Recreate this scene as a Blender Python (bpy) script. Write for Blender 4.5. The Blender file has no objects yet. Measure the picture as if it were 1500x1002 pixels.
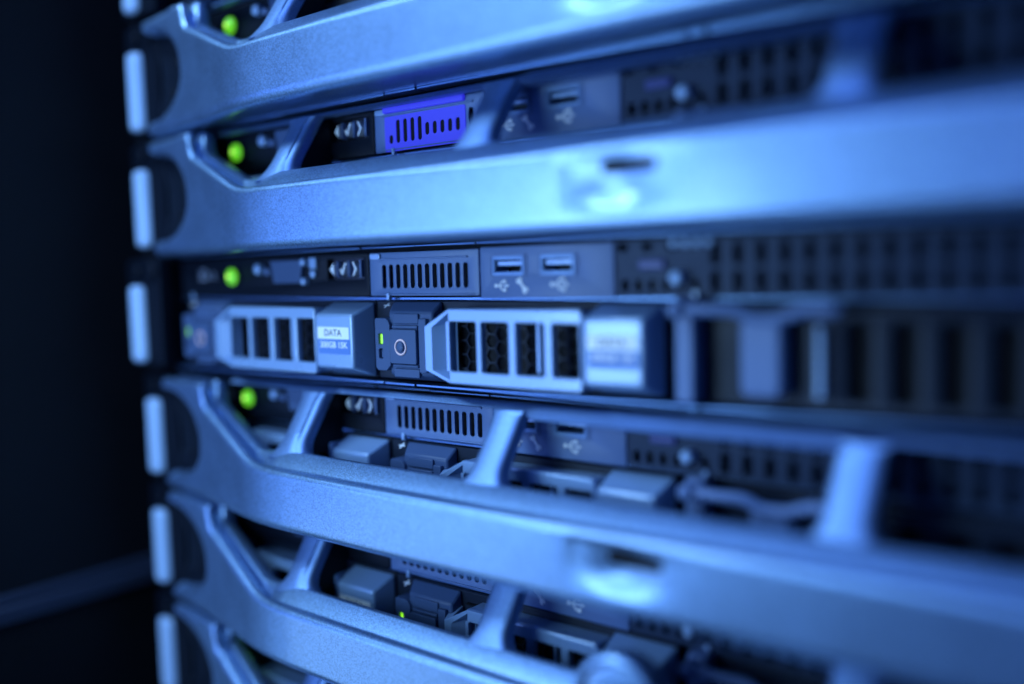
import bpy, bmesh, math, random
from mathutils import Vector, Matrix
random.seed(4)
S = 0.001                      # everything below is written in millimetres
U = 44.45                      # one rack unit
sc = bpy.context.scene
col = sc.collection

# ------------------------------------------------------------------ camera
def cam_axes(yaw, pitch, roll):
    f = Vector((-math.sin(yaw) * math.cos(pitch), math.cos(yaw) * math.cos(pitch), -math.sin(pitch)))
    r0 = f.cross(Vector((0, 0, 1))).normalized()
    u0 = r0.cross(f)
    r = math.cos(roll) * r0 + math.sin(roll) * u0
    u = -math.sin(roll) * r0 + math.cos(roll) * u0
    return r, u, f
cd = bpy.data.cameras.new('camera')
cam = bpy.data.objects.new('camera', cd)
col.objects.link(cam)
r_, u_, f_ = cam_axes(math.radians(38.17), math.radians(4.58), math.radians(-1.49))
M = Matrix((r_, u_, -f_)).transposed().to_4x4()
M.translation = Vector((272.9, -203.9, 13.8)) * S
cam.matrix_world = M
cd.sensor_width = 36.0
cd.lens = 1366 / 1500 * 36
cd.clip_start = 0.005
cd.clip_end = 50
cd.dof.use_dof = True
cd.dof.focus_distance = 0.279
cd.dof.aperture_fstop = 2.1
sc.camera = cam

# ------------------------------------------------------------------ world, lights, exposure
w = bpy.data.worlds.new('World')
sc.world = w
w.use_nodes = True
bg = w.node_tree.nodes['Background']
bg.inputs[0].default_value = (0.000, 0.000, 0.000, 1)
bg.inputs[1].default_value = 0.0000
sc.view_settings.view_transform = 'Standard'
sc.view_settings.look = 'None'
sc.view_settings.exposure = 0
sc.view_settings.gamma = 1
sc.view_settings.use_curve_mapping = False

def area(name, loc, target, sx, sy, power, color):
    l = bpy.data.lights.new(name, 'AREA')
    l.shape = 'RECTANGLE'
    l.size = sx * S
    l.size_y = sy * S
    l.energy = power
    l.color = color
    o = bpy.data.objects.new(name, l)
    o.location = Vector(loc) * S
    d = Vector(target) - Vector(loc)
    o.rotation_euler = d.to_track_quat('-Z', 'Y').to_euler()
    col.objects.link(o)
    return o
area('overhead_light', (-150, -300, 370), (100, 0, 0), 240, 40, 1.95, (0.38, 0.66, 1.0))
area('aisle_light', (-230, -420, -30), (100, 0, 0), 220, 260, 0.95, (0.17, 0.34, 1.0))
area('room_fill', (260, -700, 60), (100, 0, 0), 300, 300, 0.50, (0.12, 0.27, 1.0))
area('low_fill', (-200, -300, -250), (100, 0, 0), 200, 200, 0.30, (0.34, 0.62, 1.0))
area('top_light', (80, -250, 450), (100, 0, 0), 150, 100, 0.75, (0.15, 0.32, 1.0))
area('near_light', (40, -240, 0), (100, 0, 0), 110, 110, 0.36, (0.38, 0.68, 1.0))

# ------------------------------------------------------------------ materials
def mat(name, base, rough=0.5, metal=0.0, emit=None, es=0.0, bump=None, flake=None, spec=0.5, coat=0.0):
    m = bpy.data.materials.new(name)
    m.use_nodes = True
    nt = m.node_tree
    b = nt.nodes['Principled BSDF']
    b.inputs['Base Color'].default_value = (*base, 1)
    b.inputs['Roughness'].default_value = rough
    b.inputs['Metallic'].default_value = metal
    b.inputs['Specular IOR Level'].default_value = spec
    b.inputs['Coat Weight'].default_value = coat
    b.inputs['Coat Roughness'].default_value = 0.2
    if emit:
        b.inputs['Emission Color'].default_value = (*emit, 1)
        b.inputs['Emission Strength'].default_value = es
    tc = nt.nodes.new('ShaderNodeTexCoord')
    if bump:
        n = nt.nodes.new('ShaderNodeTexNoise')
        n.inputs['Scale'].default_value = bump[0]
        n.inputs['Detail'].default_value = 3
        bp = nt.nodes.new('ShaderNodeBump')
        bp.inputs['Strength'].default_value = bump[1]
        bp.inputs['Distance'].default_value = bump[2]
        nt.links.new(tc.outputs['Object'], n.inputs['Vector'])
        nt.links.new(n.outputs['Fac'], bp.inputs['Height'])
        nt.links.new(bp.outputs['Normal'], b.inputs['Normal'])
        # faint handling marks in the gloss
        n2 = nt.nodes.new('ShaderNodeTexNoise')
        n2.inputs['Scale'].default_value = 60
        n2.inputs['Detail'].default_value = 5
        mr = nt.nodes.new('ShaderNodeMapRange')
        mr.inputs['To Min'].default_value = max(0.02, rough - 0.06)
        mr.inputs['To Max'].default_value = rough + 0.08
        nt.links.new(tc.outputs['Object'], n2.inputs['Vector'])
        nt.links.new(n2.outputs['Fac'], mr.inputs['Value'])
        nt.links.new(mr.outputs['Result'], b.inputs['Roughness'])
    if flake:
        v = nt.nodes.new('ShaderNodeTexVoronoi')
        v.inputs['Scale'].default_value = flake[0]
        sx = nt.nodes.new('ShaderNodeSeparateColor')
        mr = nt.nodes.new('ShaderNodeMapRange')
        mr.inputs['To Min'].default_value = 1 - flake[1]
        mr.inputs['To Max'].default_value = 1 + flake[1]
        mx = nt.nodes.new('ShaderNodeVectorMath')
        mx.operation = 'SCALE'
        mx.inputs[0].default_value = base
        nt.links.new(tc.outputs['Object'], v.inputs['Vector'])
        nt.links.new(v.outputs['Color'], sx.inputs[0])
        nt.links.new(sx.outputs[0], mr.inputs['Value'])
        nt.links.new(mr.outputs['Result'], mx.inputs['Scale'])
        nt.links.new(mx.outputs['Vector'], b.inputs['Base Color'])
    return m
M_BEZEL = mat('silver_flake_paint', (0.262, 0.42, 0.66), 0.44, 0.96, bump=(3200, 0.5, 0.00012), flake=(3600, 0.30), coat=1.0)
M_STRUT = mat('silver_rib_paint', (0.22, 0.35, 0.60), 0.52, 1.0, bump=(3200, 0.35, 0.00012), flake=(3600, 0.15))
M_STRIP = mat('pale_grip_and_glint', (0.50, 0.70, 0.97), 0.30, 0.0, bump=(900, 0.1, 0.0001))  # grip strips; its pale colour also paints glints on rivets and beads
M_DARKPL = mat('dark_plastic', (0.004, 0.0065, 0.013), 0.42, 0.0, bump=(1800, 0.3, 0.0001), spec=0.15)
M_BLACK = mat('matt_black', (0.006, 0.006, 0.008), 0.7, 0.0, spec=0.2)
M_GLOSS = mat('glossy_black', (0.01, 0.01, 0.013), 0.22, 0.0)
M_STEEL = mat('zinc_steel', (0.151, 0.259, 0.468), 0.34, 0.85, bump=(500, 0.12, 0.0001))
M_PANEL = mat('grey_panel_paint', (0.12, 0.19, 0.37), 0.45, 0.0, bump=(2600, 0.2, 0.00008))
M_CARR = mat('grey_carrier_plastic', (0.009, 0.015, 0.03), 0.45, 0.0, bump=(2400, 0.5, 0.0001), spec=0.25)
M_LATCH = mat('grey_latch_plastic', (0.06, 0.10, 0.20), 0.42, 0.0, bump=(2600, 0.3, 0.00008), spec=0.25)
M_HAND = mat('silver_handle_paint', (0.27, 0.41, 0.64), 0.28, 0.15, bump=(2600, 0.15, 0.00008), coat=0.9)
M_WHITE = mat('white_label', (0.95, 0.95, 0.95), 0.45)
M_INK = mat('label_ink', (0.04, 0.05, 0.09), 0.5)
M_INKLT = mat('label_blue_band', (0.10, 0.22, 0.55), 0.5)
M_SYM = mat('white_print_and_glint', (0.95, 0.95, 0.96), 0.5)  # printed symbols, and the glint painted on the latch
M_RING = mat('pink_ring', (0.95, 0.62, 0.60), 0.4)
M_GREEN = mat('green_led', (0.1, 0.3, 0.02), 0.3, emit=(0.16, 0.78, 0.02), es=0.75)
M_GREENB = mat('bright_green_led', (0.1, 0.3, 0.02), 0.3, emit=(0.30, 0.95, 0.02), es=1.3)
M_CORE = mat('led_core', (0.3, 0.6, 0.1), 0.3, emit=(0.5, 1.0, 0.12), es=1.6)
M_BLUELED = mat('blue_backlit_plastic', (0.05, 0.06, 0.3), 0.4, emit=(0.032, 0.030, 0.85), es=0.68)
M_VIOLET = mat('violet_tag', (0.04, 0.05, 0.22), 0.4)
M_PORT = mat('port_metal', (0.178, 0.297, 0.506), 0.35, 0.3)
M_PERF = mat('perforated_steel', (0.022, 0.038, 0.075), 0.5, 0.1, bump=(2600, 0.2, 0.00008), spec=0.25)
M_MESH = mat('mesh_steel', (0.008, 0.014, 0.026), 0.45, spec=0.25)
M_RACK = mat('black_powder_coat', (0.003, 0.0045, 0.009), 0.6, 0.0, bump=(1400, 0.3, 0.0001))
M_TRIM = mat('grey_rail_paint', (0.04, 0.055, 0.10), 0.5, 0.2, bump=(600, 0.1, 0.0001))

# ------------------------------------------------------------------ mesh helpers
def finish(bm, name, m, parent=None, bevel=0.0, seg=2, angle=35, loc=None):
    for v in bm.verts:
        v.co *= S
    bmesh.ops.recalc_face_normals(bm, faces=bm.faces)
    me = bpy.data.meshes.new(name)
    bm.to_mesh(me)
    bm.free()
    return link(me, name, m, parent, bevel, seg, angle, loc)
def link(me, name, m, parent=None, bevel=0.0, seg=2, angle=35, loc=None):
    if m is not None:
        me.materials.clear()
        me.materials.append(m)
    me.shade_smooth()
    me.set_sharp_from_angle(angle=math.radians(angle))
    o = bpy.data.objects.new(name, me)
    col.objects.link(o)
    if parent:
        o.parent = parent
    if loc:
        o.location = Vector(loc) * S
    if bevel:
        b = o.modifiers.new('bevel', 'BEVEL')
        b.width = bevel * S
        b.segments = seg
        b.limit_method = 'ANGLE'
        b.angle_limit = math.radians(30)
        b.harden_normals = False
    return o
def box(bm, x0, x1, y0, y1, z0, z1):
    vs = [bm.verts.new((x, y, z)) for x in (x0, x1) for y in (y0, y1) for z in (z0, z1)]
    for f in ((0, 1, 3, 2), (4, 6, 7, 5), (0, 4, 5, 1), (2, 3, 7, 6), (0, 2, 6, 4), (1, 5, 7, 3)):
        bm.faces.new([vs[i] for i in f])
def frustum(bm, fr, ba, yf, yb):
    """fr, ba = (x0, x1, z0, z1) of the front and the back rectangle"""
    a = [bm.verts.new(p) for p in ((fr[0], yf, fr[2]), (fr[1], yf, fr[2]), (fr[1], yf, fr[3]), (fr[0], yf, fr[3]))]
    b = [bm.verts.new(p) for p in ((ba[0], yb, ba[2]), (ba[1], yb, ba[2]), (ba[1], yb, ba[3]), (ba[0], yb, ba[3]))]
    bm.faces.new(a)
    bm.faces.new(b[::-1])
    for i in range(4):
        j = (i + 1) % 4
        bm.faces.new((a[j], a[i], b[i], b[j]))
def cyl(bm, x, z, r, y0, y1, n=28, dome=0.0, rz=None):
    rz = rz or r
    rings = [(y1, 1.0), (y0, 1.0)]
    if dome:
        rings += [(y0 - dome * math.sin(a), math.cos(a)) for a in (0.35, 0.7, 1.05, 1.35)]
    prev = None
    first = None
    for (y, k) in rings:
        ring = [bm.verts.new((x + r * k * math.cos(t), y, z + rz * k * math.sin(t))) for t in [2 * math.pi * i / n for i in range(n)]]
        if prev:
            for i in range(n):
                bm.faces.new((prev[i], prev[(i + 1) % n], ring[(i + 1) % n], ring[i]))
        else:
            first = ring
        prev = ring
    bm.faces.new(prev)
    bm.faces.new(first[::-1])
def torus(bm, x, y, z, R, r, n=40, m=12):
    rings = []
    for i in range(n):
        t = 2 * math.pi * i / n
        rings.append([bm.verts.new((x + (R + r * math.cos(s)) * math.cos(t), y - r * math.sin(s), z + (R + r * math.cos(s)) * math.sin(t)))
                      for s in [2 * math.pi * j / m for j in range(m)]])
    for i in range(n):
        for j in range(m):
            a, b = rings[i], rings[(i + 1) % n]
            bm.faces.new((a[j], b[j], b[(j + 1) % m], a[(j + 1) % m]))
def rrect(x0, x1, z0, z1, r=0.6, n=4):
    pts = []
    for cx, cz, a0 in ((x1 - r, z1 - r, 0), (x0 + r, z1 - r, 90), (x0 + r, z0 + r, 180), (x1 - r, z0 + r, 270)):
        for i in range(n + 1):
            a = math.radians(a0 + 90 * i / n)
            pts.append((cx + r * math.cos(a), cz + r * math.sin(a)))
    return pts
def circ(cx, cz, r, n=16, a0=0):
    return [(cx + r * math.cos(a0 + 2 * math.pi * i / n), cz + r * math.sin(a0 + 2 * math.pi * i / n)) for i in range(n)]
def plate(loops, y0, y1, bev=0.0):
    """flat plate in the x-z plane from outline loops (holes are loops inside), front at y0, back at y1"""
    c = bpy.data.curves.new('tmp', 'CURVE')
    c.dimensions = '2D'
    c.fill_mode = 'BOTH'
    for L in loops:
        s = c.splines.new('POLY')
        s.points.add(len(L) - 1)
        for p, (x, z) in zip(s.points, L):
            p.co = (x, z, 0, 1)
        s.use_cyclic_u = True
    c.extrude = max((y1 - y0) / 2 - bev, 0.01)
    c.bevel_depth = bev
    c.offset = -bev
    c.bevel_resolution = 1
    o = bpy.data.objects.new('tmp', c)
    col.objects.link(o)
    dg = bpy.context.evaluated_depsgraph_get()
    me = bpy.data.meshes.new_from_object(o.evaluated_get(dg))
    bpy.data.objects.remove(o)
    bpy.data.curves.remove(c)
    ym = (y0 + y1) / 2
    for v in me.vertices:
        x, z, h = v.co
        v.co = (x, ym - h, z)
    return me
def add_me(bm, me):
    bm.from_mesh(me)
    bpy.data.meshes.remove(me)
def obj_plate(loops, y0, y1, name, m, parent, bev=0.0):
    bm = bmesh.new()
    add_me(bm, plate(loops, y0, y1, bev))
    bmesh.ops.remove_doubles(bm, verts=bm.verts, dist=0.001)
    return finish(bm, name, m, parent)
def text(bm, s, x, z, y, size, bold=0.0):
    c = bpy.data.curves.new('tmp', 'FONT')
    c.body = s
    c.size = size
    c.align_x = 'CENTER'
    c.align_y = 'CENTER'
    c.extrude = 0.02
    c.offset = bold
    o = bpy.data.objects.new('tmp', c)
    col.objects.link(o)
    dg = bpy.context.evaluated_depsgraph_get()
    me = bpy.data.meshes.new_from_object(o.evaluated_get(dg))
    bpy.data.objects.remove(o)
    bpy.data.curves.remove(c)
    for v in me.vertices:
        a, b, h = v.co
        v.co = (x + a, y - h, z + b)
    add_me(bm, me)

def empty(name, loc, label=None, cat=None, group=None):
    o = bpy.data.objects.new(name, None)
    col.objects.link(o)
    o.location = Vector(loc) * S
    o.empty_display_size = 0.02
    if label:
        o['label'] = label
        o['category'] = cat
    if group:
        o['group'] = group
    return o

# ------------------------------------------------------------------ the bezel
CX = 165.0
def lerp_tab(tab, t):
    if t <= tab[0][0]:
        return tab[0][1]
    for (a, va), (b, vb) in zip(tab, tab[1:]):
        if t <= b:
            return va + (vb - va) * (t - a) / (b - a)
    return tab[-1][1]
def smooth_tab(tab, t, wd):
    return sum(lerp_tab(tab, t + wd * k / 4) for k in range(-4, 5)) / 9
Y_TAB = [(-52, -12.0), (-24, -16.2), (20, -26.6), (34, -28.2), (70, -29.0), (165, -29.8), (300, -29.8)]
ZT_TAB = [(-60, 19.6), (-19.5, 19.6), (-17.5, 11.5), (18, -2.6), (26, -3.4), (300, -3.4)]
ZR_TAB = [(-60, 20.2), (-17.2, 20.2), (-15.6, 12.2), (19, -0.9), (26, 1.3), (300, 1.3)]
def bez_y(x):
    t = x if x <= CX else 2 * CX - x
    return smooth_tab(Y_TAB, t, 7)
def bez_top(x):
    t = x if x <= CX else 2 * CX - x
    return smooth_tab(ZT_TAB, t, 1.2 if t < 2 else 5), smooth_tab(ZR_TAB, t, 1.0 if t < 2 else 5)
def sstep(a, b, v):
    k = min(1, max(0, (v - a) / (b - a)))
    return k * k * (3 - 2 * k)
DISH = 0.75
def front_disp(x, z, dish=True):
    """how far the front skin sinks back: the lock dish and the half-round end recess"""
    d = 0
    if dish:
        a = sstep(145.0, 151.0, x) * (1 - sstep(154.0, 188.0, x))
        d += DISH * a * sstep(-19.0, -6.0, z) * (1 - sstep(-7.5, -4.2, z))
        g = math.exp(-((x - 161.5) / 8.0) ** 2)
        d += 2.1 * g * sstep(-19.2, -13.2, z) * (1 - sstep(-13.5, -4.6, z))
    t = x if x <= CX else 2 * CX - x
    q = math.hypot((t + 52) / 30.0, (z + 3.0) / (19.0 if z > -3 else 15.5))
    d += 6.0 * (1 - sstep(0.88, 1.0, q))
    return d
def bezel_mesh():
    xs = []
    x = -52.0
    while x < 382:
        xs.append(x)
        t = x if x <= CX else 2 * CX - x
        x += 0.5 if (-22 < t < -10) else (0.9 if (t < 30 or t > 143) else 2.5)
    xs.append(382.0)
    NF = 34
    edge = [(t, smooth_tab(ZT_TAB, t, 1.2 if t < 2 else 5)) for t in [-24 + 0.5 * i for i in range(130)]]
    def edge_dist(x, z, zt):
        t = x if x <= CX else 2 * CX - x
        if t > 32 or t < -30:
            return zt - z
        return min(math.hypot(t - a, z - b) for a, b in edge)
    bm = bmesh.new()
    prev = None
    for x in xs:
        yf = bez_y(x)
        zt, zr = bez_top(x)
        t = x if x <= CX else 2 * CX - x
        wn = 1 - sstep(16, 30, t)          # 1 beside the notch, 0 along the bar
        back = -1.2
        sec = [(back, -20.6), (min(yf + 9, back), -22.2), (yf + 4.4, -23.3), (yf + 2.7, -23.2)]
        z0 = -22.6
        z1 = zt - 0.5
        for i in range(NF):
            k = i / (NF - 1)
            z = z0 + (z1 - z0) * (1 - (1 - k) ** 1.25)
            de = edge_dist(x, z, zt)
            y = yf + 1.25 * max(0, 1 - de / 1.9) ** 1.5 + 1.3 * max(0, 1 - (z - z0) / 2.6) ** 2
            y += front_disp(x, z)
            sec.append((y, z))
        e = min(front_disp(x, z1), 5)
        sec += [(yf + 2.05 + e, zt - 0.1), (yf + 2.6 + e, zt)]
        yb = min(yf + 8.6, back - 0.9)
        yc = min(yf + 9.8, back)
        def mixp(a, b):
            return (a[0] * wn + b[0] * (1 - wn), a[1] * wn + b[1] * (1 - wn))
        D = zr - zt
        pts = [mixp((yf + 2.9, zt - 1.4), (yf + 3.2, zt + 0.02)),
               mixp((yf + 3.4, zt - 2.6), (yf + 3.5, zt + 0.25)),
               mixp((yf + 4.9, zt - 2.6), (yf + 3.9, zt + 0.5)),
               mixp((yf + 5.4, zt + D * 0.6), (yf + 7.4, zr - 0.3)),
               mixp((yf + 6.6, zr), (yb, zr)), (yc, zr - 0.5), (yc, zr - 3), (yc, -19.5)]
        m = sec[-1][0]
        for p in pts:
            m = max(m, p[0])
            sec.append((min(m, max(back, sec[-1][0])), p[1]))
        ring = [bm.verts.new((x, a, b)) for a, b in sec]
        if prev:
            n = len(ring)
            for i in range(n):
                j = (i + 1) % n
                bm.faces.new((prev[i], prev[j], ring[j], ring[i]))
        else:
            bm.faces.new(ring)
        prev = ring
    bm.faces.new(prev[::-1])
    return bm
def make_strut(parent, cx, w, deep=False):
    """rib that grows out of the bar's rim and sweeps back to the top rail"""
    bm = bmesh.new()
    yb = bez_y(cx)
    prev = None
    N = 14
    for i in range(N + 1):
        k = i / N
        z = -1.2 + (19.0 + 1.2) * k
        yf = yb + 6.0 + (-9.2 - (yb + 6.0)) * (sstep(0, 1, k) * 0.15 + k * 0.85)
        flare = 4.5 * max(0, 1 - (z + 1.2) / 6.5) ** 2.2 + 1.2 * max(0, (k - 0.85) / 0.15) ** 2
        hw = w / 2 + flare
        th = 5.0
        if deep:
            mid = [(hw - 3.4, yf), (hw - 3.0, yf + 0.6), (hw - 2.6, yf + 0.6), (hw - 2.2, yf)]
        else:
            mid = [(hw - 3.2, yf)]
        pts = [(-hw, yf + 1.8), (-hw + 0.5, yf + 0.7), (-hw + 1.6, yf), (0, yf - 0.05)] + mid + [(hw - 1.0, yf + 0.25), (hw - 0.2, yf + 1.2), (hw, yf + 2.2),
               (hw, yf + th - 0.6), (hw - 0.6, yf + th), (-hw + 0.6, yf + th), (-hw, yf + th - 0.6)]
        ring = [bm.verts.new((cx + a, b, z)) for a, b in pts]
        if prev:
            n = len(ring)
            for a in range(n):
                b = (a + 1) % n
                bm.faces.new((prev[a], prev[b], ring[b], ring[a]))
        else:
            bm.faces.new(ring)
        prev = ring
    bm.faces.new(prev[::-1])
    st = finish(bm, 'strut', M_STRUT, parent, angle=50)
    if deep:
        bm = bmesh.new()
        sg = 1 if cx < CX else -1
        xa = cx + sg * (w / 2 - 0.4)
        xb = cx + sg * (w / 2 - 2.0)
        a = [bm.verts.new(p) for p in ((xa, yb + 9.5, -0.5), (xa, -1.4, -0.5), (xa, -1.4, 18.6), (xa, -6.5, 18.6))]
        b = [bm.verts.new(p) for p in ((xb, yb + 9.5, -0.5), (xb, -1.4, -0.5), (xb, -1.4, 18.6), (xb, -6.5, 18.6))]
        bm.faces.new(a)
        bm.faces.new(b[::-1])
        for q in range(4):
            bm.faces.new((a[q], b[q], b[(q + 1) % 4], a[(q + 1) % 4]))
        finish(bm, 'strut_web', M_DARKPL, parent)
    return st

def make_bezel(root):
    bz = finish(bezel_mesh(), 'bezel', M_BEZEL, root, angle=50)
    for cx, w, deep in ((32.4, 11.0, True), (114.2, 10.4, False), (210.2, 11.0, False), (297.6, 11.0, False)):
        make_strut(bz, cx, w, deep)
    bm = bmesh.new()
    pa = [(-10.9, 17.5), (-10.2, 17.0), (-5.0, 17.0), (-4.4, 17.8), (-4.4, 20.2), (-5, 20.8), (-6.4, 20.7), (-7.4, 20.1)]
    pb = [(-6.9, 19.0), (-6.6, 18.8), (-3.4, 18.8), (-3.0, 19.0), (-3.0, 20.2), (-3.3, 20.6), (-4.9, 20.5), (-5.5, 20.2)]
    prev = None
    for x in [-16.5, 10, 40, 80, 112, 117, 119, 121, 123, 126, 150, 180, 204, 207, 209, 211, 213, 218, 250, 290, 320, 346.5]:
        k = sstep(117, 124, x if x <= CX else 2 * CX - x)
        ring = [bm.verts.new((x, a[0] * k + b[0] * (1 - k), a[1] * k + b[1] * (1 - k))) for a, b in zip(pa, pb)]
        if prev:
            for i in range(len(ring)):
                j = (i + 1) % len(ring)
                bm.faces.new((prev[i], prev[j], ring[j], ring[i]))
        else:
            bm.faces.new(ring)
        prev = ring
    bm.faces.new(prev[::-1])
    finish(bm, 'top_rail', M_STRUT, bz, angle=60)
    # dark caps in the half-round end recesses
    for sgn in (1, -1):
        bm = bmesh.new()
        n = 18
        def P(x, z, o):
            xx = x if sgn > 0 else 2 * CX - x
            return (xx, bez_y(x) + 6.0 - o, z)
        a = []
        for i in range(n + 1):
            t = -math.pi / 2 + math.pi * i / n
            a.append((-52 + 27.4 * math.cos(t), -3.0 + (17.2 if t > 0 else 14.0) * math.sin(t)))
        f = [bm.verts.new(P(x, z, 1.1)) for x, z in a]
        b = [bm.verts.new(P(x, z, -0.6)) for x, z in a]
        c = bm.verts.new(P(-44, -3, 2.0))
        for i in range(n):
            bm.faces.new((f[i], f[i + 1], c))
            bm.faces.new((f[i + 1], f[i], b[i], b[i + 1]))
        bm.faces.new((f[0], c, f[n], b[n], b[0]))
        for (px, pz, pr) in ((-33, 1.5, 1.5), (-38.5, -8.5, 1.5)):      # small screw heads
            q = P(px, pz, 1.6)
            cyl(bm, q[0], q[2], pr, q[1], q[1] + 2, 14, 0.7)
        finish(bm, 'end_cap', M_DARKPL, bz, angle=40)
    # lock slot in the dish
    xs0 = 166.0
    bm = bmesh.new()
    yd = bez_y(xs0) + front_disp(xs0, -8.9) - 0.3
    add_me(bm, plate([rrect(xs0 - 7.0, xs0 + 7.0, -10.5, -7.3, 1.1)], yd - 0.55, yd + 3.4))
    finish(bm, 'lock_slot', M_BLACK, bz)
    return bz

# ------------------------------------------------------------------ hot-swap drive carrier
def make_carrier(root, X, capacity):
    bm = bmesh.new()
    # tray body, with frames left of the handle
    box(bm, X + 0.2, X + 102.6, 0.6, 120, -19.9, 4.5)
    body = finish(bm, 'drive_carrier', M_CARR, root, bevel=0.4)
    bm = bmesh.new()
    L = X + 5.1              # the latch stands right of the seam
    frustum(bm, (L + 5.2, L + 23.0, -17.6, 1.2), (L + 2.6, L + 23.4, -19.8, 4.4), -4.2, 0.55)
    # pocket rails round the button: two plates above and below
    finish(bm, 'latch_block', M_LATCH, body, bevel=0.7)
    bm = bmesh.new()
    for (z0, z1, y) in ((-2.2, 0.8, -4.9), (-3.6, -2.7, -5.4), (-15.3, -14.4, -5.4), (-18.4, -15.8, -4.9)):
        box(bm, L + 7.4, L + 17.9, y, -4.1, z0, z1)
    box(bm, L + 18.6, L + 21.6, -5.6, -4.1, -16.6, -0.6)
    finish(bm, 'latch_ribs', M_LATCH, body, bevel=0.25)
    bm = bmesh.new()
    hol = [rrect(L + 1.5, L + 3.3, -8.7, -5.3, 0.5), rrect(L + 1.5, L + 3.3, -13.0, -9.9, 0.5)]
    out = [(L + 0.1, -15.6), (L + 0.9, -16.6), (L + 4.6, -16.6), (L + 6.4, -14.9), (L + 6.4, -2.4), (L + 5.6, -1.2), (L + 4.6, -0.6), (L + 0.6, -0.6), (L + 0.1, -1.1)]
    add_me(bm, plate([out] + hol, -5.4, 0.5, 0.2))
    finish(bm, 'light_column', M_LATCH, body)
    bm = bmesh.new()
    box(bm, L + 1.9, L + 3.25, -4.9, -2, -8.5, -5.5)
    finish(bm, 'status_led', M_GREENB, body, bevel=0.2)
    bm = bmesh.new()
    box(bm, L + 1.9, L + 3.25, -4.6, -2, -12.8, -10.1)
    o = finish(bm, 'status_led', M_LATCH, body, bevel=0.2)
    o['label'] = 'unlit status light'
    bm = bmesh.new()
    add_me(bm, plate([rrect(L + 6.9, L + 17.8, -14.2, -3.9, 0.6)], -6.0, -4.1, 0.25))
    btn = finish(bm, 'release_button', M_LATCH, body)
    bm = bmesh.new()
    torus(bm, L + 11.6, -6.05, -9.2, 2.2, 0.32)
    cyl(bm, L + 11.6, -9.2, 1.4, -6.25, -5.9, 20)
    o = finish(bm, 'button_ring', M_RING, body)
    bm = bmesh.new()
    cyl(bm, L + 11.6, -9.2, 1.45, -6.4, -5.9, 20, 0.35)
    finish(bm, 'button_centre', M_LATCH, body)
    # star glint painted as a white plus on the latch's top
    bm = bmesh.new()
    ca = Vector((X + 6.9, -1.6, 3.6))
    for (hx, hy) in ((1.3, 0.28), (0.28, 1.3)):
        ys = (ca.y - hy * 0.8, ca.y + hy * 0.8)
        vs = []
        for (sx, yy) in ((-1, ys[0]), (1, ys[0]), (1, ys[1]), (-1, ys[1])):
            zz = 1.2 + (yy + 4.2) / 4.75 * 3.2 + 0.12 + (0.02 if hx > 1 else 0)
            vs.append(bm.verts.new((ca.x + sx * hx, yy, zz)))
        bm.faces.new(vs)
    finish(bm, 'latch_glint', M_SYM, body)
    # silver handle: chamfered frame with four slots
    hx = X + 27.9
    g = hx + 9.3
    fr = [(g, 2.6), (hx + 53.9, 2.6), (hx + 54.9, 1.6), (hx + 54.9, -17.8), (hx + 53.9, -18.8), (g, -18.8)]
    holes = [rrect(hx + a, hx + b, -15.2, -1.1, 0.7) for a, b in ((9.9, 19.6), (21.5, 31.0), (33.6, 42.9), (45.6, 54.1))]
    bm = bmesh.new()
    add_me(bm, plate([fr] + holes, -7.6, -5.2, 0.45))
    o_ = [(g + 0.3, 2.6), (hx, -2.6), (hx, -15.4), (g + 0.3, -18.8)]
    i_ = [(g + 0.3, 1.5), (hx + 3.0, -2.9), (hx + 3.0, -15.2), (g + 0.3, -17.8)]
    k_ = [(g + 0.3, 0.2), (hx + 8.6, -1.1), (hx + 8.6, -15.2), (g + 0.3, -16.6)]
    def row(pts, y):
        return [bm.verts.new((a, y, b)) for a, b in pts]
    R0, R1, R2, R3 = row(o_, -5.2), row(o_, -7.3), row(i_, -7.6), row(k_, -2.6)
    R1b = row([(o_[0][0], 2.3), (hx + .35, -2.8), (hx + .35, -15.2), (o_[3][0], -18.5)], -7.6)
    for A_, B_ in ((R0, R1), (R1, R1b), (R1b, R2), (R2, R3)):
        for q in range(3):
            bm.faces.new((A_[q], A_[q + 1], B_[q + 1], B_[q]))
    box(bm, hx + 8.4, hx + 9.8, -7.3, -4.6, -15.2, -1.1)
    # sloping left cheek back to the tray
    v = [bm.verts.new(p) for p in ((hx - 0.2, -6.9, -15.6), (hx - 0.2, -6.9, -2.6), (hx - 2.4, 0, -0.4), (hx - 2.4, 0, -18.0),
                                   (hx + 1.2, -6.9, -15.6), (hx + 1.2, -6.9, -2.6), (hx + 1.2, 0, -0.4), (hx + 1.2, 0, -18.0))]
    for f in ((0, 1, 2, 3), (4, 7, 6, 5), (0, 4, 5, 1), (3, 2, 6, 7), (1, 5, 6, 2), (0, 3, 7, 4)):
        bm.faces.new([v[i] for i in f])
    box(bm, hx + 9, hx + 54.5, -5.3, 0.3, 1.2, 2.3)
    box(bm, hx + 9, hx + 54.5, -5.3, 0.3, -18.5, -17.4)
    finish(bm, 'carrier_handle', M_HAND, body)
    # dark cavity plate and honeycomb grille behind the slots
    bm = bmesh.new()
    box(bm, hx + 3, hx + 54.6, -0.4, 0.55, -17.3, 1.1)
    finish(bm, 'cavity', M_BLACK, body)
    hexs = []
    R = 2.35
    for i in range(15):
        for j in range(5):
            cx = hx + 6.0 + i * R * 1.5 * 1.0
            cz = -15.0 + j * R * 1.732 + (R * 0.866 if i % 2 else 0)
            if cx < hx + 52.5 and cz < -0.7:
                hexs.append(circ(cx, cz, R * 0.88, 6))
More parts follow.
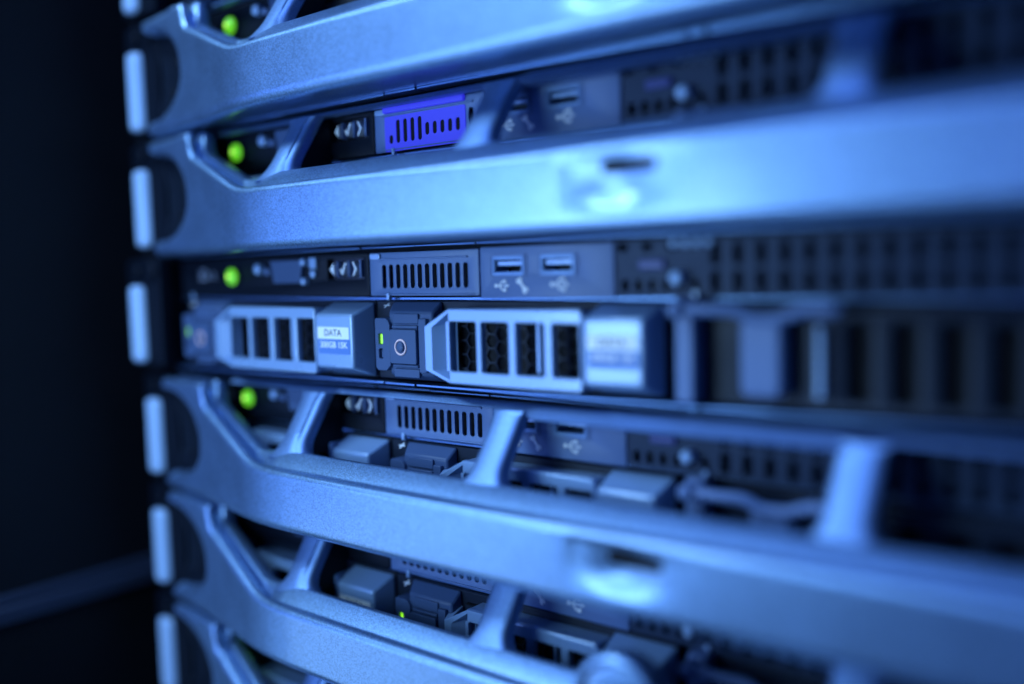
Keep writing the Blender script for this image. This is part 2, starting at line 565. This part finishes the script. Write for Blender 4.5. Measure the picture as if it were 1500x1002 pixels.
    obj_plate([[(hx + 3.2, -17.2), (hx + 54.4, -17.2), (hx + 54.4, 1.0), (hx + 3.2, 1.0)]] + hexs, -1.2, -0.8, 'honeycomb_grille', M_MESH, body)
    bm = bmesh.new()
    box(bm, hx + 37.6, hx + 38.7, -3.6, -1.6, -15, -1)
    finish(bm, 'light_pipe', M_HAND, body, bevel=0.2)
    # label block at the right end
    lx = X + 83.6
    bm = bmesh.new()
    frustum(bm, (lx, lx + 17.3, -16.4, 0.4), (lx - 0.2, lx + 19.0, -19.6, 4.2), -8.2, 0.5)
    finish(bm, 'label_block', M_HAND, body, bevel=0.9, seg=4)
    bm = bmesh.new()
    add_me(bm, plate([rrect(lx + 1.2, lx + 15.9, -7.3, -3.5, 0.5)], -8.33, -8.15))
    finish(bm, 'label', M_WHITE, body)
    bm = bmesh.new()
    add_me(bm, plate([rrect(lx + 1.4, lx + 16.2, -12.0, -7.35, 0.6)], -8.29, -8.15))
    finish(bm, 'label_band', M_INKLT, body)
    bm = bmesh.new()
    text(bm, 'DATA', lx + 8.4, -5.4, -8.36, 3.0, 0.03)
    finish(bm, 'label_lettering', M_INK, body)
    bm = bmesh.new()
    text(bm, capacity, lx + 8.6, -9.2, -8.33, 2.7, 0.06)
    finish(bm, 'label_lettering', M_SYM, body)
    return body

def tube(bm, pts, r, n=12):
    prev = None
    for i, p in enumerate(pts):
        p = Vector(p)
        d = (Vector(pts[min(i + 1, len(pts) - 1)]) - Vector(pts[max(i - 1, 0)])).normalized()
        a = d.cross(Vector((0, 1, 0.01))).normalized()
        b = d.cross(a).normalized()
        rr = r * (0.55 if i in (0, len(pts) - 1) else 1)
        ring = [bm.verts.new(p + a * rr * math.cos(t) + b * rr * math.sin(t)) for t in [2 * math.pi * j / n for j in range(n)]]
        if prev:
            for j in range(n):
                bm.faces.new((prev[j], prev[(j + 1) % n], ring[(j + 1) % n], ring[j]))
        else:
            bm.faces.new(ring)
        prev = ring
    bm.faces.new(prev[::-1])
def make_blank(root, X):
    """dark bay filler with a bright edge plate, a rounded grip block and a slotted face"""
    bm = bmesh.new()
    box(bm, X + 0.4, X + 103.8, 1.0, 90, -19.9, 4.5)
    body = finish(bm, 'bay_filler', M_CARR, root, bevel=0.4)
    bm = bmesh.new()
    box(bm, X + 3.2, X + 8.4, -5.0, 0.9, -19.8, 5.6)
    finish(bm, 'edge_plate', M_PANEL, body, bevel=0.8)
    bm = bmesh.new()
    add_me(bm, plate([rrect(X + 21.0, X + 30.6, -16.8, 0.6, 1.8)], -7.4, 0.9, 0.9))
    finish(bm, 'grip_block', M_PANEL, body)
    bm = bmesh.new()
    tube(bm, [(X + 5 + t, -7.2 - 0.6 * math.sin(t / 5), 2.9 + (-2.0 * sstep(14, 20, t) + 2.2 * sstep(24, 32, t))) for t in range(0, 40, 1)], 1.5)
    cyl(bm, X + 5.6, 2.9, 2.1, -9.2, -5.4, 20, 1.1)
    finish(bm, 'wire_lever', M_PANEL, body)
    sl = [rrect(X + a, X + a + 5.2, -17.2, 0.2, 0.8) for a in (43.5, 53.0, 62.5, 72.0, 81.5, 91.0)]
    obj_plate([rrect(X + 33.5, X + 103, -19.4, 3.0, 0.8)] + sl, -2.4, 0.9, 'slotted_face', M_CARR, body, 0.3)
    bm = bmesh.new()
    for i in range(8):
        cyl(bm, X + 38.2, -15.6 + i * 2.0, 0.9, -4.2, -2.2, 14, 0.6)
    finish(bm, 'glint_beads', M_STRIP, body)  # pale beads painted in for the sparkle on the filler face
    bm = bmesh.new()
    box(bm, X + 35, X + 102, 0.2, 0.95, -18, 2)
    finish(bm, 'cavity', M_BLACK, body)
    return body

# ------------------------------------------------------------------ symbols
def usb_symbol(bm, x, z, y, k=1.0):
    loops = [circ(x - 2.1 * k, z, 0.55 * k, 12),
             [(x - 2.0 * k, z - .16 * k), (x + 1.6 * k, z - .16 * k), (x + 1.6 * k, z - .55 * k), (x + 2.6 * k, z), (x + 1.6 * k, z + .55 * k), (x + 1.6 * k, z + .16 * k), (x - 2.0 * k, z + .16 * k)]]
    h = 0.0
    for L in loops:
        add_me(bm, plate([L], y - 0.12 - h, y + 0.05))
        h += 0.03
    for sg in (1, -1):
        L = [(x - 1.1 * k, z), (x - 0.6 * k, z), (x + 0.2 * k, z + sg * 1.0 * k), (x + 0.9 * k, z + sg * 1.0 * k), (x + 0.9 * k, z + sg * 1.35 * k), (x + 0.0 * k, z + sg * 1.35 * k)]
        add_me(bm, plate([L], y - 0.12 - h, y + 0.05))
        h += 0.03
    add_me(bm, plate([circ(x + 1.1 * k, z + 1.15 * k, 0.5 * k, 12)], y - 0.12 - h, y + 0.05))
    add_me(bm, plate([rrect(x + .7 * k, x + 1.6 * k, z - 1.6 * k, z - .75 * k, .1)], y - 0.15 - h, y + 0.05))
def wrench_symbol(bm, x, z, y):
    d = Vector((1.35, -1.75)).normalized()
    n = Vector((-d.y, d.x))
    c = Vector((x, z))
    L = [c + d * a + n * b for a, b in ((-1.6, .42), (1.6, .42), (1.6, -.42), (-1.6, -.42))]
    add_me(bm, plate([[tuple(p) for p in L]], y - 0.12, y + 0.05))
    for s in (-1, 1):
        p = c + d * (1.75 * s)
        ring = []
        for i in range(17):                       # open jaw
            a = math.atan2(d.y * s, d.x * s) + 0.5 + (2 * math.pi - 1.0) * i / 16
            ring.append((p.x + 0.95 * math.cos(a), p.y + 0.95 * math.sin(a)))
        ring.append(tuple(p + d * 0.1 * s))
        add_me(bm, plate([ring], y - 0.16, y + 0.05))

# ------------------------------------------------------------------ one server
def make_server():
    root = empty('rack_server', (0, 0, 0))
    bm = bmesh.new()
    box(bm, -50, 380, 9.0, 640, -21.2, 21.2)
    ch = finish(bm, 'chassis', M_DARKPL, root, bevel=0.3)
    bm = bmesh.new()
    box(bm, -50, 380, 5.5, 8.9, -19.5, 19.5)
    finish(bm, 'front_bulkhead', M_BLACK, ch)
    # folded steel lips of floor and lid, in lengths with small gaps
    bm = bmesh.new()
    for (a, b, d) in ((-50, 14, 0.1), (14.5, 62.5, 0), (63.2, 76.0, -0.15), (76.6, 166, 0), (166.5, 171.0, -0.3), (171.6, 262, 0), (262.5, 380, 0.1)):
        box(bm, a, b, -1.6 + d, 3.0, -21.4, -20.6)
    finish(bm, 'floor_lip', M_STEEL, ch, bevel=0.2)
    bm = bmesh.new()
    for (a, b, d) in ((-50, 52, 0), (52.6, 76, 0.2), (76.5, 100, -0.2), (100.4, 380, 0)):
        box(bm, a, b, 0.2 + d, 3.0, 20.7, 21.3)
    finish(bm, 'lid_lip', M_STEEL, ch, bevel=0.2)
    bm = bmesh.new()
    box(bm, -50, 380, 1.8, 5.4, 4.75, 5.35)
    finish(bm, 'shelf_edge', M_STEEL, ch)
    # mounting ears
    for sg in (1, -1):
        def X(a, b):
            return (a, b) if sg > 0 else (2 * CX - b, 2 * CX - a)
        bm = bmesh.new()
        a, b = X(-75.5, -50.5)
        box(bm, a, b, -1.4, 0.6, -21.5, 21.5)
        a, b = X(-53, -50.4)
        box(bm, a, b, -1.3, 60, -21, 21)
        ear = finish(bm, 'mounting_ear', M_DARKPL, root, bevel=0.4)
        bm = bmesh.new()
        a, b = X(-72, -49.5)
        add_me(bm, plate([rrect(a, b, -20.8, 20.6, 3.0, 5)], -8.2, -1.5, 0.8))
        for (px, pz, pr) in ((-54, 16, 3.0), (-63, 15.5, 2.2)):
            q = X(px, px)[0]
            cyl(bm, q, pz, pr, -9.2, -8, 18, 1.0)
        finish(bm, 'ear_handle', M_DARKPL, ear)
        # pale rounded grip strip
        bm = bmesh.new()
        a, b = X(-70.6, -58.6)
        c = (a + b) / 2
        prev = None
        NN = 16
        for i in range(NN + 1):
            k = i / NN
            t = math.pi * k
            zz = -4.4 - 14.9 * math.cos(t)
            e = min(1.0, math.sin(t) / 0.42) ** 0.5 if math.sin(t) > 0 else 0
            hw = 4.6 * max(e, 0.3)
            hd = 2.8 * max(e, 0.3)
            ring = [bm.verts.new((c + hw * math.cos(q), -8.2 - hd * abs(math.sin(q)), zz)) for q in [math.pi * j / 10 for j in range(11)]]
            ring += [bm.verts.new((c - hw * 0.9, -7.9, zz)), bm.verts.new((c + hw * 0.9, -7.9, zz))]
            if prev:
                for j in range(len(ring)):
                    m2 = (j + 1) % len(ring)
                    bm.faces.new((prev[j], prev[m2], ring[m2], ring[j]))
            else:
                bm.faces.new(ring)
            prev = ring
        bm.faces.new(prev[::-1])
        finish(bm, 'grip_strip', M_STRIP, ear, angle=60)
    # vent panel
    slots = [rrect(62.3 + i * 3.03, 62.3 + i * 3.03 + 1.75, 8.3, 15.6, 0.85, 5) for i in range(12)]
    vp = obj_plate([rrect(57.0, 101.5, 6.0, 19.3, 0.5)] + slots, -0.3, 0.5, 'vent_panel', M_PANEL, root, 0.12)
    bm = bmesh.new()
    box(bm, 59.5, 97.5, -0.75, -0.2, 16.9, 17.5)
    box(bm, 60.5, 99.8, -0.7, -0.2, 6.3, 6.75)
    finish(bm, 'vent_ridge', M_PANEL, vp, bevel=0.15)
    bm = bmesh.new()
    box(bm, 57, 102, 4.6, 5.4, 6, 19.4)
    finish(bm, 'vent_backing', M_BLACK, vp)
    bm = bmesh.new()
    add_me(bm, plate([rrect(57.6, 62.0, 17.3, 19.0, .6)], -1.0, -0.2, 0.15))
    finish(bm, 'panel_clip', M_HAND, vp)
    # usb panel
    h1 = rrect(107.3, 117.2, 12.1, 16.4, 0.4)
    h2 = rrect(124.0, 133.9, 12.1, 16.4, 0.4)
    up = obj_plate([rrect(102.2, 146.5, 5.2, 19.6, 0.4), h1, h2], -0.4, 2.0, 'port_panel', M_PANEL, root, 0.12)
    for cx in (112.25, 128.95):
        bm = bmesh.new()
        add_me(bm, plate([rrect(cx - 4.95, cx + 4.95, 12.15, 16.35, .3), rrect(cx - 4.6, cx + 4.6, 12.5, 16.0, .3)], -0.3, 9))
        add_me(bm, plate([rrect(cx - 5.5, cx + 5.5, 11.6, 16.9, .5), rrect(cx - 4.9, cx + 4.9, 12.2, 16.3, .3)], -0.75, -0.3, 0.1))
        pt = finish(bm, 'usb_port', M_PORT, up)
        bm = bmesh.new()
        add_me(bm, plate([rrect(cx - 6.6, cx + 6.6, 10.9, 17.8, 1.2), rrect(cx - 5.9, cx + 5.9, 11.4, 17.2, .8)], -0.65, -0.3, 0.1))
        finish(bm, 'port_surround', M_PANEL, up)
        bm = bmesh.new()
        box(bm, cx - 4.3, cx + 4.3, 0.3, 8, 14.3, 15.5)
        finish(bm, 'usb_tongue', M_HAND, up, bevel=.15)
    bm = bmesh.new()
    usb_symbol(bm, 110.0, 8.75, -0.45, 1.0)
    finish(bm, 'port_symbol', M_SYM, up)
    bm = bmesh.new()
    wrench_symbol(bm, 117.1, 8.8, -0.45)
    finish(bm, 'service_symbol', M_SYM, up)
    bm = bmesh.new()
    usb_symbol(bm, 129.6, 9.0, -0.45, 1.15)
    finish(bm, 'port_symbol', M_SYM, up)
    # display panel at the left with button, connector, navigation keys
    dp = obj_plate([rrect(-46, 56.7, 5.8, 19.3, 0.6), rrect(37.2, 54.6, 11.2, 18.0, .6)], -0.6, 2.0, 'display_panel', M_DARKPL, root, 0.15)
    bm = bmesh.new()
    box(bm, 36.6, 55, 1.2, 1.9, 11, 18.2)
    finish(bm, 'key_well', M_GLOSS, dp)
    for i, (kx, g) in enumerate(((40.0, '<'), (45.0, 'v'), (50.4, '>'))):
        bm = bmesh.new()
        if g == '<':
            L = [(kx - 1.3, 14.6), (kx + .6, 16.6), (kx + .6, 12.6)]
        elif g == 'v':
            L = [(kx - 1.4, 14.3), (kx - .9, 14.9), (kx - .3, 14.0), (kx + 1.0, 16.8), (kx + 1.5, 16.4), (kx - .2, 12.6)]
        else:
            L = [(kx - 1.0, 16.8), (kx - .4, 16.8), (kx + 1.1, 14.6), (kx - .4, 12.4), (kx - 1.0, 12.4), (kx + .2, 14.6)]
        add_me(bm, plate([L], -0.85, 1.3))
        finish(bm, 'navigation_key', M_SYM, dp)
    bm = bmesh.new()
    box(bm, 52.9, 53.5, -.9, 1.3, 12, 17.4)
    box(bm, 47.6, 48.0, -.9, 1.3, 12, 17.2)
    box(bm, 42.3, 42.6, -.9, 1.3, 12, 17.2)
    finish(bm, 'key_frame', M_PANEL, dp)
    bm = bmesh.new()
    cyl(bm, -13.4, 13.0, 3.9, -1.3, -0.5, 28)
    finish(bm, 'button_collar', M_DARKPL, dp)
    bm = bmesh.new()
    cyl(bm, -13.4, 13.0, 3.0, -1.6, -0.6, 28, 1.3)
    finish(bm, 'power_light', M_GREEN, dp)
    bm = bmesh.new()
    cyl(bm, -13.7, 13.1, 0.75, -3.0, -2.4, 14, 0.35)
    finish(bm, 'light_core', M_CORE, dp)
    bm = bmesh.new()
    text(bm, 'iD', -32, 13.6, -0.66, 6.0, 0.1)
    text(bm, '1 2', -27, 13.4, -0.66, 4.0, 0.1)
    finish(bm, 'panel_print', mat('grey_print', (0.22, 0.24, 0.3), 0.5), dp)
    bm = bmesh.new()
    cyl(bm, 2.6, 15.4, 1.9, -2.4, -0.5, 20, 0.8)
    finish(bm, 'small_button', M_HAND, dp)
    bm = bmesh.new()
    cyl(bm, 6.4, 14.4, 1.2, -1.3, -0.5, 16, 0.4)
    finish(bm, 'pin_button', M_PANEL, dp)
    bm = bmesh.new()
    add_me(bm, plate([[(9.5, 18.0), (26.5, 18.0), (25.0, 10.4), (11.0, 10.4)]], -2.2, -0.5, 0.3))
    vg = finish(bm, 'video_port', M_LATCH, dp)
    bm = bmesh.new()
    for cz in (17.2, 10.9):
        cyl(bm, 27.0, cz, 1.25, -2.6, -0.5, 16, 0.4)
    finish(bm, 'port_screw', M_HAND, dp)
    bm = bmesh.new()
    box(bm, 29.3, 32.6, -1.6, -0.5, 15.0, 18.6)
    cyl(bm, 30.9, 13.3, 1.4, -1.6, -0.5, 18, 0.5)
    finish(bm, 'service_pin', M_HAND, dp, bevel=0.3)
    # perforated panel on the right
    holes = []
    for i in range(6):
        holes.append(rrect(148.6 + i * 3.9, 150.7 + i * 3.9, 6.8, 10.0, 0.9))
    for i in range(3):
        holes.append(rrect(147.6 + i * 7, 150.6 + i * 7, 17.0, 19.0, 0.4))
    for i in range(34):
        x = 173.2 + i * 5.7
        holes.append(rrect(x, x + 2.5, 6.6, 11.8, 0.5))
        holes.append(rrect(x, x + 2.5, 13.2, 18.4, 0.5))
    pp = obj_plate([rrect(147.0, 375, 5.3, 19.9, 0.4)] + holes, -0.1, 2.2, 'perforated_panel', M_PERF, root)
    bm = bmesh.new()
    box(bm, 147, 375, 4.6, 5.4, 5.6, 19.6)
    finish(bm, 'panel_backing', M_MESH, pp)
    bm = bmesh.new()
    box(bm, 154.0, 161.5, -1.2, -0.2, 12.4, 14.8)
    finish(bm, 'pull_tab', M_VIOLET, pp, bevel=0.6)
    bm = bmesh.new()
    cyl(bm, 165.2, 10.2, 1.7, -2.5, -0.1, 18, 1.0)
    for i in range(4):
        cyl(bm, 163.8 + i * 3.1, 18.6, 1.0, -1.0, -0.1, 12, 0.5)
    finish(bm, 'rivet_glints', M_STRIP, pp)  # pale colour stands in for glints on the panel
    # carriers
    for k in range(2):
        make_carrier(root, (-44.6, 58.3)[k], '300GB 15K')
    for k in (2, 3):
        make_blank(root, 58.3 + 104.4 * (k - 1))
    for k in range(4):
        X0 = 58.3 + 104.4 * (k - 1)
        bm = bmesh.new()
        box(bm, X0 + 6.0, X0 + 7.4, -1.0, 0.5, 4.6, 7.0)
        finish(bm, 'guide_peg', M_HAND, root, bevel=0.3)
    return root

def copy_tree(o, parent=None, skip=()):
    c = o.copy()
    col.objects.link(c)
    c.parent = parent
    for ch in list(o.children):
        if ch.name.split('.')[0] in skip:
            continue
        copy_tree(ch, c, skip)
    return c
proto = make_server()
bez = make_bezel(proto)
bare = copy_tree(proto, None, ('bezel',))        # the topmost server carries no bezel
LAB = {
 0: 'topmost rack server, only its left ear and lowest edge in view above the others',
 1: 'server with silver bezel second from the top, its bar leaving the frame upper right',
 2: 'silver bezel server whose vent slots are lit electric blue',
 3: 'bare server without bezel, its silver drive carriers and usb ports exposed in the middle',
 4: 'silver bezel server directly below the bare one, drive carriers seen through its open struts',
 5: 'silver bezel server with a round badge on its bar, near the bottom',
 6: 'lowest server, only its left bezel corner in view at the bottom edge',
}
servers = {}
for k in range(7):
    if k == 0:
        r = bare
    elif k == 1:
        r = proto
    else:
        r = copy_tree(proto, None, ('bezel',) if k == 3 else ())
    r.location = Vector((0, 0 if k == 3 else 4.4, U * (3 - k))) * S
    r['label'] = LAB[k]
    r['category'] = 'server'
    r['group'] = 'servers stacked in the rack'
    servers[k] = r
def find(o, base):
    return [c for c in o.children_recursive if c.name.split('.')[0] == base]
# the lit vent of the second bezel server
for o in find(servers[2], 'vent_panel'):
    L = [rrect(61.6, 94.6, 6.0, 16.6, 0.5)] + [rrect(63.4 + i * 3.05, 65.1 + i * 3.05, (8.3 if i < 5 else 9.5), (15.4 if 0 < i < 5 else 13.3 if i else 11), 0.85, 5) for i in range(10)]
    lit = obj_plate(L, -0.62, -0.34, 'lit_vent_cover', M_BLUELED, o)
    lit.matrix_parent_inverse = Matrix()
    bm = bmesh.new()
    box(bm, 61.9, 94.3, -0.335, -0.305, 6.4, 16.2)
    finish(bm, 'vent_backing', M_BLACK, o)  # black sheet added to make the lit cover's slots dark
    bm = bmesh.new()
    box(bm, 61.6, 94.6, -1.6, -0.35, 17.6, 20.2)
    finish(bm, 'lit_vent_cover', M_BLUELED, o, bevel=0.3)
# each power light has its own unlit/lit state
for k in (5,):
    for o in find(servers[k], 'power_light'):
        o.data = o.data.copy()
        o.data.materials[0] = M_DARKPL
        o['label'] = 'unlit power light'
    for o in find(servers[k], 'light_core'):
        bpy.data.objects.remove(o)
# round badge on the fifth server's bezel
b5 = find(servers[5], 'bezel')[0]
bm = bmesh.new()
bx, bz_, by = 161.5, 1.2, -30.5
torus(bm, bx, by, bz_, 10.3, 1.7, 48, 14)
cyl(bm, bx, bz_, 10.0, by - 0.3, by + 8.0, 40, 1.0)
cyl(bm, bx, bz_, 10.6, by + 0.1, by + 6.0, 40)
finish(bm, 'round_badge', M_BEZEL, b5, angle=50)

# ------------------------------------------------------------------ the rack round them
rp = empty('rack_side_panel', (-100, 200, -150), 'black cabinet side panel in the dark left of the servers', 'side panel')
def rel(bm, o):
    for v in bm.verts:
        v.co -= Vector((-100, 200, -150))
    return bm
bm = bmesh.new()
box(bm, -103, -100.6, -78, 800, -420, 420)
finish(rel(bm, rp), 'panel_sheet', M_RACK, rp)
bm = bmesh.new()
box(bm, -100.5, -93.5, -78, 800, -117.0, -110.4)
box(bm, -100.5, -97.5, -78, 800, -110.3, -106.8)
finish(rel(bm, rp), 'trim_rail', M_TRIM, rp, bevel=0.8)
bm = bmesh.new()
hz = []
z = -6.5 * U + 6.3
while z < 6 * U:
    for d in (0, 15.9, 31.75):
        hz.append(rrect(-66.5, -57.5, z + d - 4.6, z + d + 4.6, 0.5))
    z += U
me_post = [[(-80, -320), (-50.8, -320), (-50.8, 320), (-80, 320)]] + hz
bm = bmesh.new()
add_me(bm, plate(me_post, 6.0, 8.0))
box(bm, -82, -80, 6, 60, -320, 320)
po = finish(bm, 'mounting_post', M_RACK, None)
po['label'] = 'black perforated vertical rack post behind the servers\' left ears'
po['category'] = 'rack post'
